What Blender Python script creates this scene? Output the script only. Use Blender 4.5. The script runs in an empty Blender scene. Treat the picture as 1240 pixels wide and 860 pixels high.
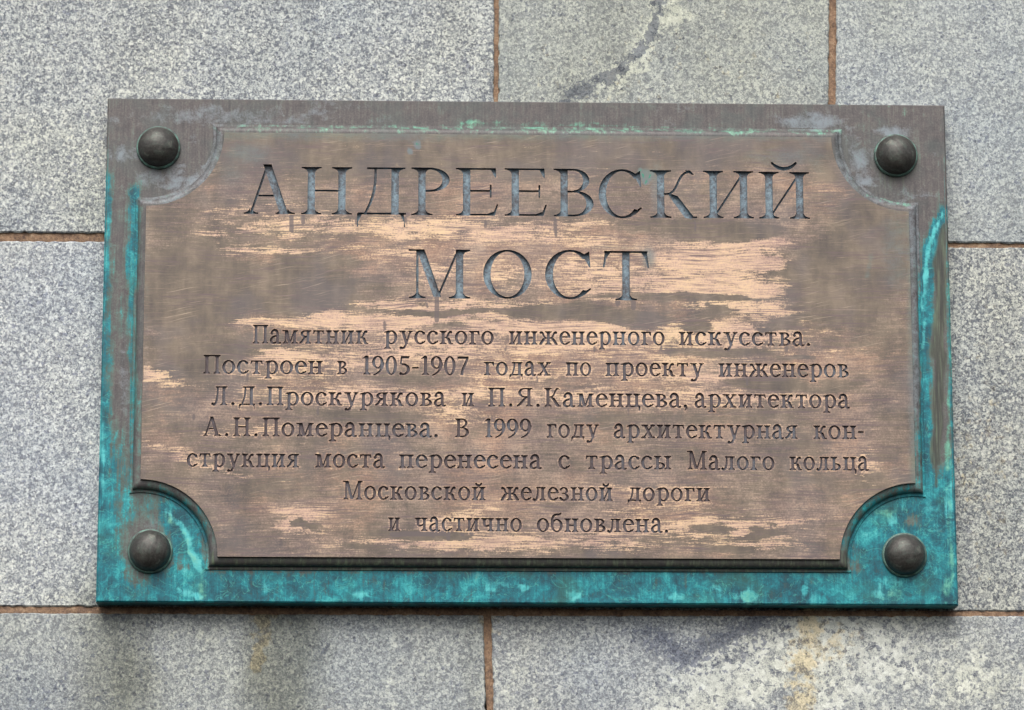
import bpy, math, random
import numpy as np
from mathutils import Vector, Matrix
from mathutils.geometry import delaunay_2d_cdt
rng = random.Random(7)
C = bpy.context.scene.collection

# ------------------------------------------------------------------ camera
FPX = 4500.0
def rotm(rx, ry, rz):
    cx, sx, cy, sy, cz, sz = np.cos(rx), np.sin(rx), np.cos(ry), np.sin(ry), np.cos(rz), np.sin(rz)
    return np.array([[cz,-sz,0],[sz,cz,0],[0,0,1]]) @ np.array([[cy,0,sy],[0,1,0],[-sy,0,cy]]) @ np.array([[1,0,0],[0,cx,-sx],[0,sx,cx]])
RM = rotm(math.radians(-12.56), math.radians(-1.89), math.radians(0.355))
T = np.array([0.0191, -0.0073, 4.3713])
cpos = -RM.T @ T
def w(v): return Vector((v[0], v[2], -v[1]))
cam = bpy.data.cameras.new('camera'); camo = bpy.data.objects.new('camera', cam); C.objects.link(camo)
X, Y, Z = w(RM[0]), -w(RM[1]), -w(RM[2])
camo.matrix_world = Matrix.Translation(w(cpos)) @ Matrix((X, Y, Z)).transposed().to_4x4()
cam.sensor_width = 36.0; cam.lens = FPX / 1240 * 36; cam.clip_start = 0.05; cam.clip_end = 200
S_ = bpy.context.scene
S_.camera = camo

# ------------------------------------------------------------------ world, sun, exposure
wd = bpy.data.worlds.new('World'); S_.world = wd; wd.use_nodes = True
nt = wd.node_tree; bg = nt.nodes['Background']
sky = nt.nodes.new('ShaderNodeTexSky'); sky.sky_type = 'NISHITA'; sky.sun_disc = False
SUN_EL, SUN_AZ = 50.0, 188.0          # azimuth clockwise from +Y: the wall faces -Y
sky.sun_elevation = math.radians(SUN_EL); sky.sun_rotation = math.radians(SUN_AZ)
sky.air_density = 1.0; sky.dust_density = 4.0; sky.ozone_density = 0.6
hs = nt.nodes.new('ShaderNodeHueSaturation'); hs.inputs['Saturation'].default_value = .35       # thin overcast
nt.links.new(sky.outputs[0], hs.inputs['Color']); nt.links.new(hs.outputs[0], bg.inputs[0]); bg.inputs[1].default_value = 0.11
sl = bpy.data.lights.new('sun', 'SUN'); sl.energy = 1.45; sl.angle = math.radians(45); sl.color = (1.0, .96, .9)
so = bpy.data.objects.new('sun', sl); C.objects.link(so)
az = math.radians(SUN_AZ); el = math.radians(SUN_EL)
sd = Vector((math.sin(az)*math.cos(el), math.cos(az)*math.cos(el), math.sin(el)))
so.rotation_euler = sd.to_track_quat('Z', 'Y').to_euler()
S_.view_settings.view_transform = 'Standard'; S_.view_settings.look = 'None'
S_.view_settings.gamma = 1.0; S_.view_settings.exposure = 0.72
S_.cycles.max_bounces = 6

# ------------------------------------------------------------------ authoring grid on the wall
# positions on the plaque are noted in a flat chart (u right, v down) and turned into metres on the wall plane
def to_wall(u, v, y=0.0):
    d = RM.T @ np.array([(u-620)/FPX, (v-430)/FPX, 1.0])
    t = (y - cpos[2]) / d[2]
    p = cpos + t*d
    return p[0], -p[1]                       # x, z in metres
def to_chart(x, z, y):
    P = np.stack([x, -np.asarray(z), np.zeros_like(x)+y], -1) @ RM.T + T
    return FPX*P[...,0]/P[...,2]+620, FPX*P[...,1]/P[...,2]+430

# ------------------------------------------------------------------ mesh helpers
def mesh_obj(name, verts, faces, mat, parent=None, smooth=False, attr=None, fattr=None):
    me = bpy.data.meshes.new(name); me.from_pydata([tuple(map(float, q)) for q in verts], [], faces)
    if smooth:
        me.polygons.foreach_set('use_smooth', [True]*len(me.polygons))
    if attr is not None:
        a = me.color_attributes.new('stain', 'FLOAT_COLOR', 'POINT')
        a.data.foreach_set('color', np.asarray(attr, dtype=np.float32).ravel())
    me.materials.append(mat); me.update()
    o = bpy.data.objects.new(name, me); C.objects.link(o); o.parent = parent
    return o
def empty(name, loc, label, cat):
    o = bpy.data.objects.new(name, None); C.objects.link(o); o.location = loc
    o['label'] = label; o['category'] = cat; o.empty_display_size = .05
    return o

# ------------------------------------------------------------------ node helpers
class NG:
    def __init__(s, name):
        s.m = bpy.data.materials.new(name); s.m.use_nodes = True; s.t = s.m.node_tree
        s.b = s.t.nodes['Principled BSDF']
        s.co = s.t.nodes.new('ShaderNodeTexCoord').outputs['Object']
    def lk(s, a, b):
        if hasattr(a, 'is_linked') or isinstance(a, bpy.types.NodeSocket): s.t.links.new(a, b)
        else: b.default_value = a
    def math(s, op, a, b=0.0, c=None, clamp=False):
        n = s.t.nodes.new('ShaderNodeMath'); n.operation = op; n.use_clamp = clamp
        s.lk(a, n.inputs[0]); s.lk(b, n.inputs[1])
        if c is not None: s.lk(c, n.inputs[2])
        return n.outputs[0]
    def mad(s, a, k, c=0.0): return s.math('MULTIPLY_ADD', a, k, c)
    def vmul(s, v, k):
        n = s.t.nodes.new('ShaderNodeVectorMath'); n.operation = 'MULTIPLY'; s.lk(v, n.inputs[0]); n.inputs[1].default_value = k
        return n.outputs[0]
    def vadd(s, a, b):
        n = s.t.nodes.new('ShaderNodeVectorMath'); n.operation = 'ADD'; s.lk(a, n.inputs[0]); s.lk(b, n.inputs[1]); return n.outputs[0]
    def noise(s, v, sc, det=3, rough=.55, dist=0, stretch=None, col=False):
        if stretch: v = s.vmul(v, stretch)
        n = s.t.nodes.new('ShaderNodeTexNoise'); s.lk(v, n.inputs['Vector'])
        n.inputs['Scale'].default_value = sc; n.inputs['Detail'].default_value = det
        n.inputs['Roughness'].default_value = rough; n.inputs['Distortion'].default_value = dist
        return n.outputs['Color' if col else 'Fac']
    def voro(s, v, sc, out='Color', feat='F1'):
        n = s.t.nodes.new('ShaderNodeTexVoronoi'); s.lk(v, n.inputs['Vector']); n.inputs['Scale'].default_value = sc; n.feature = feat
        return n.outputs[out]
    def sep(s, c):
        n = s.t.nodes.new('ShaderNodeSeparateColor'); s.lk(c, n.inputs[0]); return n.outputs
    def step(s, v, lo, hi):
        n = s.t.nodes.new('ShaderNodeMapRange'); n.interpolation_type = 'SMOOTHSTEP'; s.lk(v, n.inputs[0])
        n.inputs[1].default_value = lo; n.inputs[2].default_value = hi; return n.outputs[0]
    def mix(s, f, a, b, mode='MIX'):
        n = s.t.nodes.new('ShaderNodeMix'); n.data_type = 'RGBA'; n.blend_type = mode
        s.lk(f, n.inputs[0]); s.lk(c4(a), n.inputs[6]); s.lk(c4(b), n.inputs[7]); return n.outputs[2]
    def ramp(s, v, stops, interp='LINEAR'):
        n = s.t.nodes.new('ShaderNodeValToRGB'); s.lk(v, n.inputs[0]); r = n.color_ramp; r.interpolation = interp
        while len(r.elements) < len(stops): r.elements.new(.5)
        for e, (p, c) in zip(r.elements, stops): e.position = p; e.color = c4(c)
        return n.outputs[0]
    def attr(s):
        n = s.t.nodes.new('ShaderNodeAttribute'); n.attribute_name = 'stain'
        q = s.sep(n.outputs['Color']); return q[0], q[1], q[2], n.outputs['Alpha']
    def bump(s, h, strength=.3, dist=.001):
        n = s.t.nodes.new('ShaderNodeBump'); s.lk(h, n.inputs['Height']); n.inputs['Strength'].default_value = strength
        n.inputs['Distance'].default_value = dist; s.t.links.new(n.outputs[0], s.b.inputs['Normal'])
    def out(s, col, rough=.6, metal=0.0, spec=.5):
        s.lk(c4(col), s.b.inputs['Base Color']); s.lk(rough, s.b.inputs['Roughness']); s.lk(metal, s.b.inputs['Metallic'])
        s.b.inputs['Specular IOR Level'].default_value = spec
        return s.m
def c4(c):
    return (*c, 1.0) if isinstance(c, tuple) and len(c) == 3 else c
def rgb(r, g, b):                                  # 8-bit display value to linear
    f = lambda v: (v/255/12.92) if v/255 <= .04045 else ((v/255+.055)/1.055)**2.4
    return (f(r), f(g), f(b))

# ------------------------------------------------------------------ materials
def granite_mat():
    g = NG('granite')
    vein, coarse, ochre, wet = g.attr()
    oi = g.t.nodes.new('ShaderNodeObjectInfo').outputs['Random']
    cb = g.t.nodes.new('ShaderNodeCombineXYZ'); g.lk(g.math('MULTIPLY', oi, 7.3), cb.inputs[0]); g.lk(g.math('MULTIPLY', oi, 3.1), cb.inputs[2])
    p = g.vadd(g.co, cb.outputs[0])
    warp = g.noise(p, 190, 2, .6, col=True)
    n = g.t.nodes.new('ShaderNodeVectorMath'); n.operation = 'MULTIPLY_ADD'; g.lk(warp, n.inputs[0]); n.inputs[1].default_value = (.0045,)*3; g.lk(p, n.inputs[2])
    pw = n.outputs[0]
    warp2 = None
    r1 = g.sep(g.voro(pw, 290))[0]
    r2 = g.sep(g.voro(pw, 620))[1]
    fine = g.noise(p, 560, 2, .75)
    low = g.noise(p, 5, 4, .6)
    mid = g.noise(p, 36, 3, .6)
    clump = g.noise(p, 120, 3, .6)
    v = g.mad(r1, .50, g.mad(r2, .40, g.mad(fine, 1.1, -.51)))
    v = g.mad(mid, .30, g.mad(clump, .50, g.math('ADD', v, -.40)))
    spk = g.sep(g.voro(pw, 400))
    col = g.ramp(v, [(.08, (.085,.095,.125)), (.28, (.165,.18,.215)), (.42, (.29,.305,.32)), (.56, (.405,.415,.415)), (.72, (.545,.555,.535)), (.95, (.76,.765,.74))])
    col = g.mix(g.math('MULTIPLY', g.step(g.mad(spk[0], 1.0, g.mad(clump, -.5, .25)), .16, .10), .75), col, (.075,.08,.105))
    col = g.mix(g.math('MULTIPLY', g.step(g.mad(spk[1], 1.0, g.mad(clump, .5, -.25)), .88, .94), .7), col, (.78,.78,.73))
    gr = g.t.nodes.new('ShaderNodeAttribute'); gr.attribute_type = 'OBJECT'; gr.attribute_name = 'grain'
    flat = g.ramp(clump, [(.35, (.29,.30,.31)), (.65, (.43,.44,.425))])
    col = g.mix(gr.outputs['Fac'], col, flat)
    # large crystals
    n2 = g.t.nodes.new('ShaderNodeVectorMath'); n2.operation = 'MULTIPLY_ADD'; g.lk(g.noise(p, 130, 3, .7, col=True), n2.inputs[0]); n2.inputs[1].default_value = (.012,)*3; g.lk(p, n2.inputs[2])
    r3 = g.sep(g.voro(n2.outputs[0], 135))[0]; r4 = g.sep(g.voro(n2.outputs[0], 210))[1]
    big = g.ramp(g.mad(r3, .42, g.mad(r4, .30, g.mad(fine, .9, -.32))), [(.1, (.12,.13,.17)), (.28, (.27,.28,.29)), (.42, (.52,.525,.48)), (.65, (.69,.69,.63)), (1., (.86,.86,.81))])
    cm = g.step(g.math('ADD', coarse, g.mad(clump, 1.8, g.mad(mid, 1.0, -1.40))), .25, .55)
    col = g.mix(g.math('MULTIPLY', cm, .85), col, big)
    vk = g.step(g.math('ADD', vein, g.mad(r1, .7, g.mad(clump, 2.2, -1.40))), .30, .62)
    col = g.mix(g.math('MULTIPLY', vk, .9), col, g.mix(1.0, col, (.30,.32,.42), 'MULTIPLY'))
    oc = g.step(g.math('ADD', ochre, g.mad(clump, 1.6, -.8)), .25, .7)
    col = g.mix(g.math('MULTIPLY', oc, .75), col, g.mix(1.0, col, (1.05,.86,.58), 'MULTIPLY'))
    wt = g.math('ADD', wet, g.mad(g.noise(p, 9, 4, .6, stretch=(2.2,1,.5)), 1.0, -.5), clamp=True)
    col = g.mix(wt, col, g.mix(1.0, col, (.56,.56,.50), 'MULTIPLY'))
    tint = g.ramp(low, [(.3, (.90,.93,.96)), (.5, (1,1,.985)), (.7, (1.04,1.03,.96))])
    col = g.mix(1.0, col, tint, 'MULTIPLY')
    at = g.t.nodes.new('ShaderNodeAttribute'); at.attribute_type = 'OBJECT'; at.attribute_name = 'tone'
    col = g.mix(1.0, col, at.outputs['Color'], 'MULTIPLY')
    g.bump(g.math('ADD', g.math('MULTIPLY', v, .6), g.math('MULTIPLY', fine, .4)), .35, .0012)
    return g.out(col, g.mad(r1, .25, .5), 0, .35)

def mortar_mat():
    g = NG('mortar')
    a = g.noise(g.co, 60, 4, .7); b = g.noise(g.co, 400, 3, .7)
    col = g.ramp(g.mad(b, .4, g.math('MULTIPLY', a, .6)), [(.3, rgb(62,52,48)), (.43, rgb(112,90,76)), (.54, rgb(146,118,94)), (.63, rgb(166,144,120)), (.75, rgb(180,168,150))])
    g.bump(b, .8, .002)
    return g.out(col, .9)

def panel_mat():
    g = NG('worn_bronze')
    cu, grn, pink, drip = g.attr()
    wv = g.noise(g.co, 6, 2, .5, col=True)
    n = g.t.nodes.new('ShaderNodeVectorMath'); n.operation = 'MULTIPLY_ADD'; g.lk(wv, n.inputs[0]); n.inputs[1].default_value = (.05, 0, .020); g.lk(g.co, n.inputs[2])
    p = n.outputs[0]
    s1 = g.noise(p, 1, 5, .75, stretch=(9, 1, 300))
    s2 = g.noise(p, 1, 3, .75, stretch=(30, 1, 900))
    s3 = g.noise(g.co, 1, 3, .6, .3, stretch=(55, 1, 110))
    fine = g.noise(g.co, 520, 2, .7)
    low = g.noise(g.co, 9, 4, .65)
    # oxide ground
    blot = g.noise(g.co, 28, 4, .65, .3)
    vert = g.noise(g.co, 1, 3, .6, stretch=(90, 1, 12))
    grain = g.mad(fine, .5, g.mad(s2, .5, -.5))
    ox = g.ramp(g.mad(grain, .22, g.mad(blot, .55, g.mad(vert, .25, g.math('MULTIPLY', low, .3)))), [(.34, rgb(74,68,66)), (.45, rgb(93,84,77)), (.55, rgb(107,96,85)), (.68, rgb(130,116,101))])
    ox = g.mix(g.math('MULTIPLY', g.step(g.noise(g.co, 11, 3, .6), .48, .66), .5), ox, rgb(98,92,97))
    # rubbed pinkish metal
    t = g.math('ADD', g.mad(s1, .9, -.45), g.mad(s2, 1.3, -.65))
    t = g.math('ADD', t, g.math('ADD', g.mad(s3, .8, -.4), g.mad(fine, .7, -.35)))
    pk = g.step(g.math('ADD', pink, g.math('MULTIPLY', t, .8)), .15, .85)
    tone = g.mad(s2, .6, g.mad(fine, .45, g.mad(blot, .75, -.40)))
    pcol = g.ramp(tone, [(.26, rgb(108,93,91)), (.42, rgb(135,115,106)), (.54, rgb(156,134,120)), (.68, rgb(178,154,137)), (.84, rgb(204,180,152))])
    pcol = g.mix(g.step(low, .42, .62), pcol, g.mix(1.0, pcol, (1.10,.96,.86), 'MULTIPLY'))
    col = g.mix(g.math('MULTIPLY', pk, .9), ox, pcol)
    ck = g.math('MULTIPLY', g.step(g.math('ADD', cu, g.math('ADD', g.mad(s2, .7, -.35), t)), .41, .58), .95)
    tone2 = g.mad(s2, .9, g.mad(low, .6, g.mad(fine, .4, -.45)))
    ccol = g.ramp(tone2, [(.26, rgb(126,104,101)), (.36, rgb(166,138,127)), (.46, rgb(193,162,143)), (.56, rgb(208,177,148)), (.70, rgb(218,189,149)), (.85, rgb(226,202,166))])
    col = g.mix(ck, col, ccol)
    # dark hairline scratches left in the rubbed metal, gathered in sweeps
    gate = g.step(g.noise(p, 1, 3, .6, stretch=(12, 1, 70)), .42, .62)
    sc = g.step(g.noise(p, 1, 3, .8, stretch=(11, 1, 520)), .51, .57)
    col = g.mix(g.math('MULTIPLY', g.math('MULTIPLY', sc, gate), .9), col, rgb(104,89,90))
    sc2 = g.step(g.noise(g.vadd(p, (3.,0.,1.)), 1, 3, .8, stretch=(16, 1, 900)), .58, .68)
    col = g.mix(g.math('MULTIPLY', sc2, .40), col, rgb(196,170,148))
    # fine scuffs in every direction, on old coat and bare metal alike
    q = g.t.nodes.new('ShaderNodeMapping'); g.lk(p, q.inputs[0]); q.inputs['Rotation'].default_value = (0, .22, 0)
    sf = g.math('MULTIPLY', g.step(g.noise(q.outputs[0], 1, 2, .7, stretch=(18, 1, 800)), .60, .68), g.step(g.noise(g.co, 9, 3, .6), .48, .6))
    col = g.mix(g.math('MULTIPLY', sf, .5), col, rgb(198,176,152))
    q2 = g.t.nodes.new('ShaderNodeMapping'); g.lk(p, q2.inputs[0]); q2.inputs['Rotation'].default_value = (0, -.16, 0)
    sf2 = g.math('MULTIPLY', g.step(g.noise(q2.outputs[0], 1, 2, .7, stretch=(14, 1, 700)), .59, .66), g.step(g.noise(g.co, 7, 3, .6), .46, .6))
    col = g.mix(g.math('MULTIPLY', sf2, .5), col, rgb(96,84,84))
    # blue-green film
    gk = g.step(g.math('ADD', grn, g.math('ADD', g.mad(s3, .6, -.3), g.mad(fine, .5, -.25))), .15, .95)
    col = g.mix(g.math('MULTIPLY', gk, .8), col, g.ramp(low, [(.35, rgb(108,118,124)), (.6, rgb(98,118,108))]))
    col = g.mix(g.step(g.math('ADD', grn, g.mad(fine, .5, -.25)), 1.3, 1.6), col, rgb(58,128,108))
    dk = g.step(g.math('ADD', drip, g.mad(s3, .25, -.125)), .4, .6)
    col = g.mix(g.math('MULTIPLY', dk, .85), col, rgb(98,88,88))
    g.bump(g.math('ADD', g.math('MULTIPLY', s2, .5), g.math('MULTIPLY', fine, .3)), .25, .0006)
    return g.out(col, g.mad(ck, -.08, g.mad(fine, .15, .42)), g.mad(ck, .15, .12), .4)

def verdigris_mat():
    g = NG('verdigris_bronze')
    teal, pale, film, dark = g.attr()
    vs = g.noise(g.co, 1, 4, .65, stretch=(260, 260, 14))       # vertical run marks
    bl = g.noise(g.co, 22, 5, .65, .4)                          # blotches
    bl2 = g.noise(g.co, 70, 4, .7, .6)
    fine = g.noise(g.co, 480, 2, .7)
    br = g.ramp(g.mad(fine, .3, g.mad(vs, .35, g.math('MULTIPLY', bl2, .35))), [(.34, rgb(60,58,61)), (.5, rgb(90,85,85)), (.64, rgb(116,107,102))])
    br = g.mix(g.math('MULTIPLY', g.step(bl, .42, .62), .32), br, rgb(78,92,90))
    fk = g.step(g.math('ADD', film, g.math('ADD', g.mad(bl2, 1.2, -.6), g.mad(fine, .5, -.25))), .3, .9)
    br = g.mix(g.math('MULTIPLY', fk, .8), br, rgb(132,142,150))
    tn = g.math('ADD', g.mad(vs, 1.3, -.65), g.math('ADD', g.mad(bl2, .9, -.45), g.mad(fine, .5, -.25)))
    tk = g.step(g.math('ADD', teal, tn), .30, .72)
    tcol = g.ramp(g.mad(bl, 1.0, g.mad(bl2, .8, g.mad(fine, .35, g.mad(vs, .45, -.86)))), [(.22, (.003,.055,.080)), (.38, (.004,.105,.140)), (.50, (.006,.175,.215)), (.60, (.014,.255,.285)), (.72, (.05,.38,.40)), (.88, (.20,.56,.53))])
    tcol = g.mix(g.step(g.math('ADD', teal, g.mad(bl2, .8, g.mad(vs, .6, -.7))), 1.0, 1.4), tcol, g.ramp(bl2, [(.35, (.015,.34,.38)), (.6, (.11,.52,.53))]))
    tcol = g.mix(g.math('MULTIPLY', g.step(g.noise(g.co, 16, 4, .6), .5, .68), .35), tcol, rgb(52,100,80))
    gl = g.step(g.math('ADD', teal, tn), .05, .5)                # thin green glaze round the thick crust
    br = g.mix(g.math('MULTIPLY', gl, .55), br, g.ramp(bl2, [(.4, rgb(62,96,86)), (.6, rgb(84,128,116))]))
    col = g.mix(tk, br, tcol)
    pk = g.step(g.math('ADD', pale, g.math('ADD', g.mad(bl2, 1.0, -.5), g.mad(vs, .5, -.25))), .38, .75)
    col = g.mix(g.math('MULTIPLY', pk, .75), col, g.ramp(bl2, [(.35, rgb(66,150,130)), (.6, rgb(110,176,150)), (.8, rgb(150,200,170))]))
    lines = g.step(g.noise(g.co, 30, 3, .6, 1.5), .0, 1.)
    rim = g.math('SUBTRACT', 1.0, g.step(g.math('ABSOLUTE', g.mad(lines, 1., -.52)), .0, .02))
    col = g.mix(g.math('MULTIPLY', g.math('MULTIPLY', rim, tk), .35), col, rgb(90,190,175))
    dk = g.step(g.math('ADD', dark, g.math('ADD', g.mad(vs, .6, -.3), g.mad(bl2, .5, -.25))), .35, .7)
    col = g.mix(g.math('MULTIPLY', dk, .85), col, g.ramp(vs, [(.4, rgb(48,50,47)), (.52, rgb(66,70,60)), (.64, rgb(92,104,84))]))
    g.bump(g.math('ADD', g.math('MULTIPLY', bl2, .6), g.math('MULTIPLY', fine, .3)), .3, .0012)
    return g.out(col, g.mad(bl2, .25, .38), .08, .4)

def bolt_mat():
    g = NG('dark_bronze')
    a = g.noise(g.co, 60, 4, .65); f = g.noise(g.co, 420, 2, .7); vs = g.noise(g.co, 1, 3, .6, stretch=(240, 240, 40))
    col = g.ramp(g.mad(f, .3, g.mad(vs, .3, g.math('MULTIPLY', a, .4))), [(.35, rgb(44,44,42)), (.5, rgb(68,66,63)), (.68, rgb(98,94,89))])
    b2 = g.noise(g.co, 110, 4, .7, .5)
    col = g.mix(g.math('MULTIPLY', g.step(g.mad(b2, .6, g.math('MULTIPLY', vs, .4)), .48, .62), .42), col, rgb(66,84,76))
    col = g.mix(g.math('MULTIPLY', g.step(b2, .60, .70), .5), col, rgb(120,116,108))
    g.bump(g.mad(a, .7, g.math('MULTIPLY', b2, .3)), .5, .0022)
    return g.out(col, g.mad(b2, .4, .26), .35, .5)
def collar_mat():
    g = NG('green_collar')
    a = g.noise(g.co, 90, 4, .65)
    col = g.ramp(a, [(.35, rgb(70,76,72)), (.5, rgb(86,112,104)), (.65, rgb(110,150,136))])
    return g.out(col, .5, .1)
def G_LOC(g): return g.t.nodes.new('ShaderNodeObjectInfo').outputs['Location']
def letter_mat():
    g = NG('letter_patina')
    a = g.noise(g.vadd(g.co, G_LOC(g)), 40, 3, .6); f = g.noise(g.co, 300, 3, .7)
    g.bump(f, .5, .001)
    col = g.ramp(g.mad(f, .55, g.math('MULTIPLY', a, .45)), [(.36, rgb(62,62,68)), (.45, rgb(86,92,100)), (.54, rgb(106,124,136)), (.68, rgb(132,152,162))])
    return g.out(col, .5, .1)
def small_letter_mat():
    g = NG('small_letter_patina')
    a = g.noise(g.vadd(g.co, G_LOC(g)), 14, 3, .6); f = g.noise(g.co, 300, 3, .7)
    col = g.ramp(g.mad(f, .3, g.math('MULTIPLY', a, .7)), [(.35, rgb(70,58,60)), (.47, rgb(84,73,77)), (.57, rgb(92,92,100)), (.68, rgb(108,116,126))])
    return g.out(col, .55, .1)
M_gran, M_mort, M_panel, M_verd, M_bolt, M_coll, M_let, M_slet = granite_mat(), mortar_mat(), panel_mat(), verdigris_mat(), bolt_mat(), collar_mat(), letter_mat(), small_letter_mat()

# ------------------------------------------------------------------ wear fields over the chart
def ell(U, V, cx, cy, rx, ry, s=1.0, ang=0.0):
    c, n = math.cos(math.radians(ang)), math.sin(math.radians(ang))
    dx, dy = U-cx, V-cy
    a, b = (dx*c+dy*n)/rx, (-dx*n+dy*c)/ry
    return s*np.exp(-(a*a+b*b)**1.4*.75)
def pline(U, V, pts, wd_, s=1.0):
    best = np.full(U.shape, 1e9)
    for (x0, y0), (x1, y1) in zip(pts[:-1], pts[1:]):
        dx, dy = x1-x0, y1-y0
        t = np.clip(((U-x0)*dx+(V-y0)*dy)/(dx*dx+dy*dy), 0, 1)
        best = np.minimum(best, np.hypot(U-x0-t*dx, V-y0-t*dy))
    return s*np.exp(-(best/wd_)**2)
def smax(parts, base=0.0):
    r = np.zeros_like(parts[0])+base
    for q in parts: r = np.maximum(r, q)
    return r
def sst(x, a, b):
    t = np.clip((x-a)/(b-a), 0, 1); return t*t*(3-2*t)

def vnoise(U, V, su, sv, seed, octs=3):
    tot = np.zeros(U.shape); amp = 1.0; norm = 0
    for o in range(octs):
        tab = np.random.RandomState(seed*31+o).uniform(-1, 1, (257, 257))
        x = U/su*2**o+500.3; y = V/sv*2**o+500.7
        xi = np.floor(x).astype(int); yi = np.floor(y).astype(int); fx = x-xi; fy = y-yi
        fx = fx*fx*(3-2*fx); fy = fy*fy*(3-2*fy); a = xi % 256; b = yi % 256
        q = (tab[a, b]*(1-fx)+tab[a+1, b]*fx)*(1-fy)+(tab[a, b+1]*(1-fx)+tab[a+1, b+1]*fx)*fy
        tot += q*amp; norm += amp; amp *= .6
    return tot/norm
#@@STONE
WALL_Y = .030
def wall_fields(U, V):
    U0, V0 = U, V
    U = U0+vnoise(U0, V0, 45, 45, 1, 4)*16+vnoise(U0, V0, 14, 14, 11, 2)*5; V = V0+vnoise(U0, V0, 45, 45, 2, 4)*13+vnoise(U0, V0, 14, 14, 12, 2)*5
    vein = smax([pline(U, V, [(812,-20),(795,30),(770,55),(745,85),(700,112),(640,150)], 6, 1.0),
                 pline(U, V, [(690,116),(712,104),(738,90)], 9, .7),
                 pline(U, V, [(790,775),(830,800),(880,775),(925,750),(960,742)], 15, .72),
                 pline(U, V, [(840,800),(800,790),(770,768)], 13, .45),
                 ell(U, V, 885, 792, 50, 14, .38, -20),
                 ell(U, V, 170, 800, 60, 50, .14), ell(U, V, 60, 850, 70, 30, .16), ell(U, V, 660, 840, 60, 25, .12)])
    vein = vein+pline(U, V, [(812,-20),(797,30),(770,58),(745,88),(700,114)], 3, .8)*(vnoise(U0, V0, 16, 16, 9, 2) > -.15)
    coarse = smax([pline(U, V, [(815,10),(782,45),(765,75),(735,97)], 17, .9),
                   pline(U, V, [(830,850),(905,815),(965,785),(1010,765)], 38, .95),
                   ell(U, V, 1030, 800, 90, 70, .8), ell(U, V, 1180, 830, 90, 50, .45), ell(U, V, 620, 830, 60, 40, .3),
                   ell(U, V, 235, 770, 35, 14, .35), ell(U, V, 478, 820, 14, 60, .35, -8)])
    ochre = smax([pline(U, V, [(322,742),(320,760),(316,800)], 9, 1.2), ell(U, V, 330, 748, 40, 7, .6),
                  pline(U, V, [(985,745),(975,800),(965,860)], 22, .75), ell(U, V, 1000, 770, 50, 40, .45),
                  pline(U, V, [(588,742),(595,760)], 12, .5),
                  ell(U, V, 800, 150, 230, 160, .15), ell(U, V, 1185, 560, 60, 190, .22)])
    wet = smax([pline(U, V, [(-200,744),(1600,750)], 7, .12), ell(U, V, 140, 810, 50, 120, 1.0), ell(U, V, 350, 810, 48, 120, .95), ell(U, V, 575, 800, 16, 90, .6),
                ell(U, V, 430, 860, 120, 40, .22), ell(U, V, 680, 770, 120, 24, .3),
                ell(U, V, 790, 60, 190, 90, .16), ell(U, V, 1200, 600, 50, 160, .26),
                ell(U, V, 900, 770, 60, 20, .25), ell(U, V, 540, 830, 50, 40, .2), ell(U, V, 1195, 600, 80, 200, .2)])
    # paler washed runs
    wet = wet - smax([ell(U, V, 245, 780, 30, 80, .9), ell(U, V, 205, 765, 12, 60, .6), ell(U, V, 470, 800, 14, 90, 1.1, -5), ell(U, V, 425, 790, 14, 60, .6), ell(U, V, 560, 800, 22, 60, .2), ell(U, V, 60, 520, 80, 220, .2), ell(U, V, 1120, 80, 120, 200, .12)])
    wet = wet+vnoise(U0, V0, 45, 260, 5, 4)*.28*(V0 > 738)+vnoise(U0, V0, 120, 160, 6, 4)*.16
    coarse = coarse+vnoise(U0, V0, 40, 40, 7, 3)*.25*(V0 > 738)*(U0 > 600)
    ochre = ochre*(1+.8*vnoise(U0, V0, 12, 9, 8, 2))
    return np.stack([vein, coarse, ochre, wet], -1)

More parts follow.
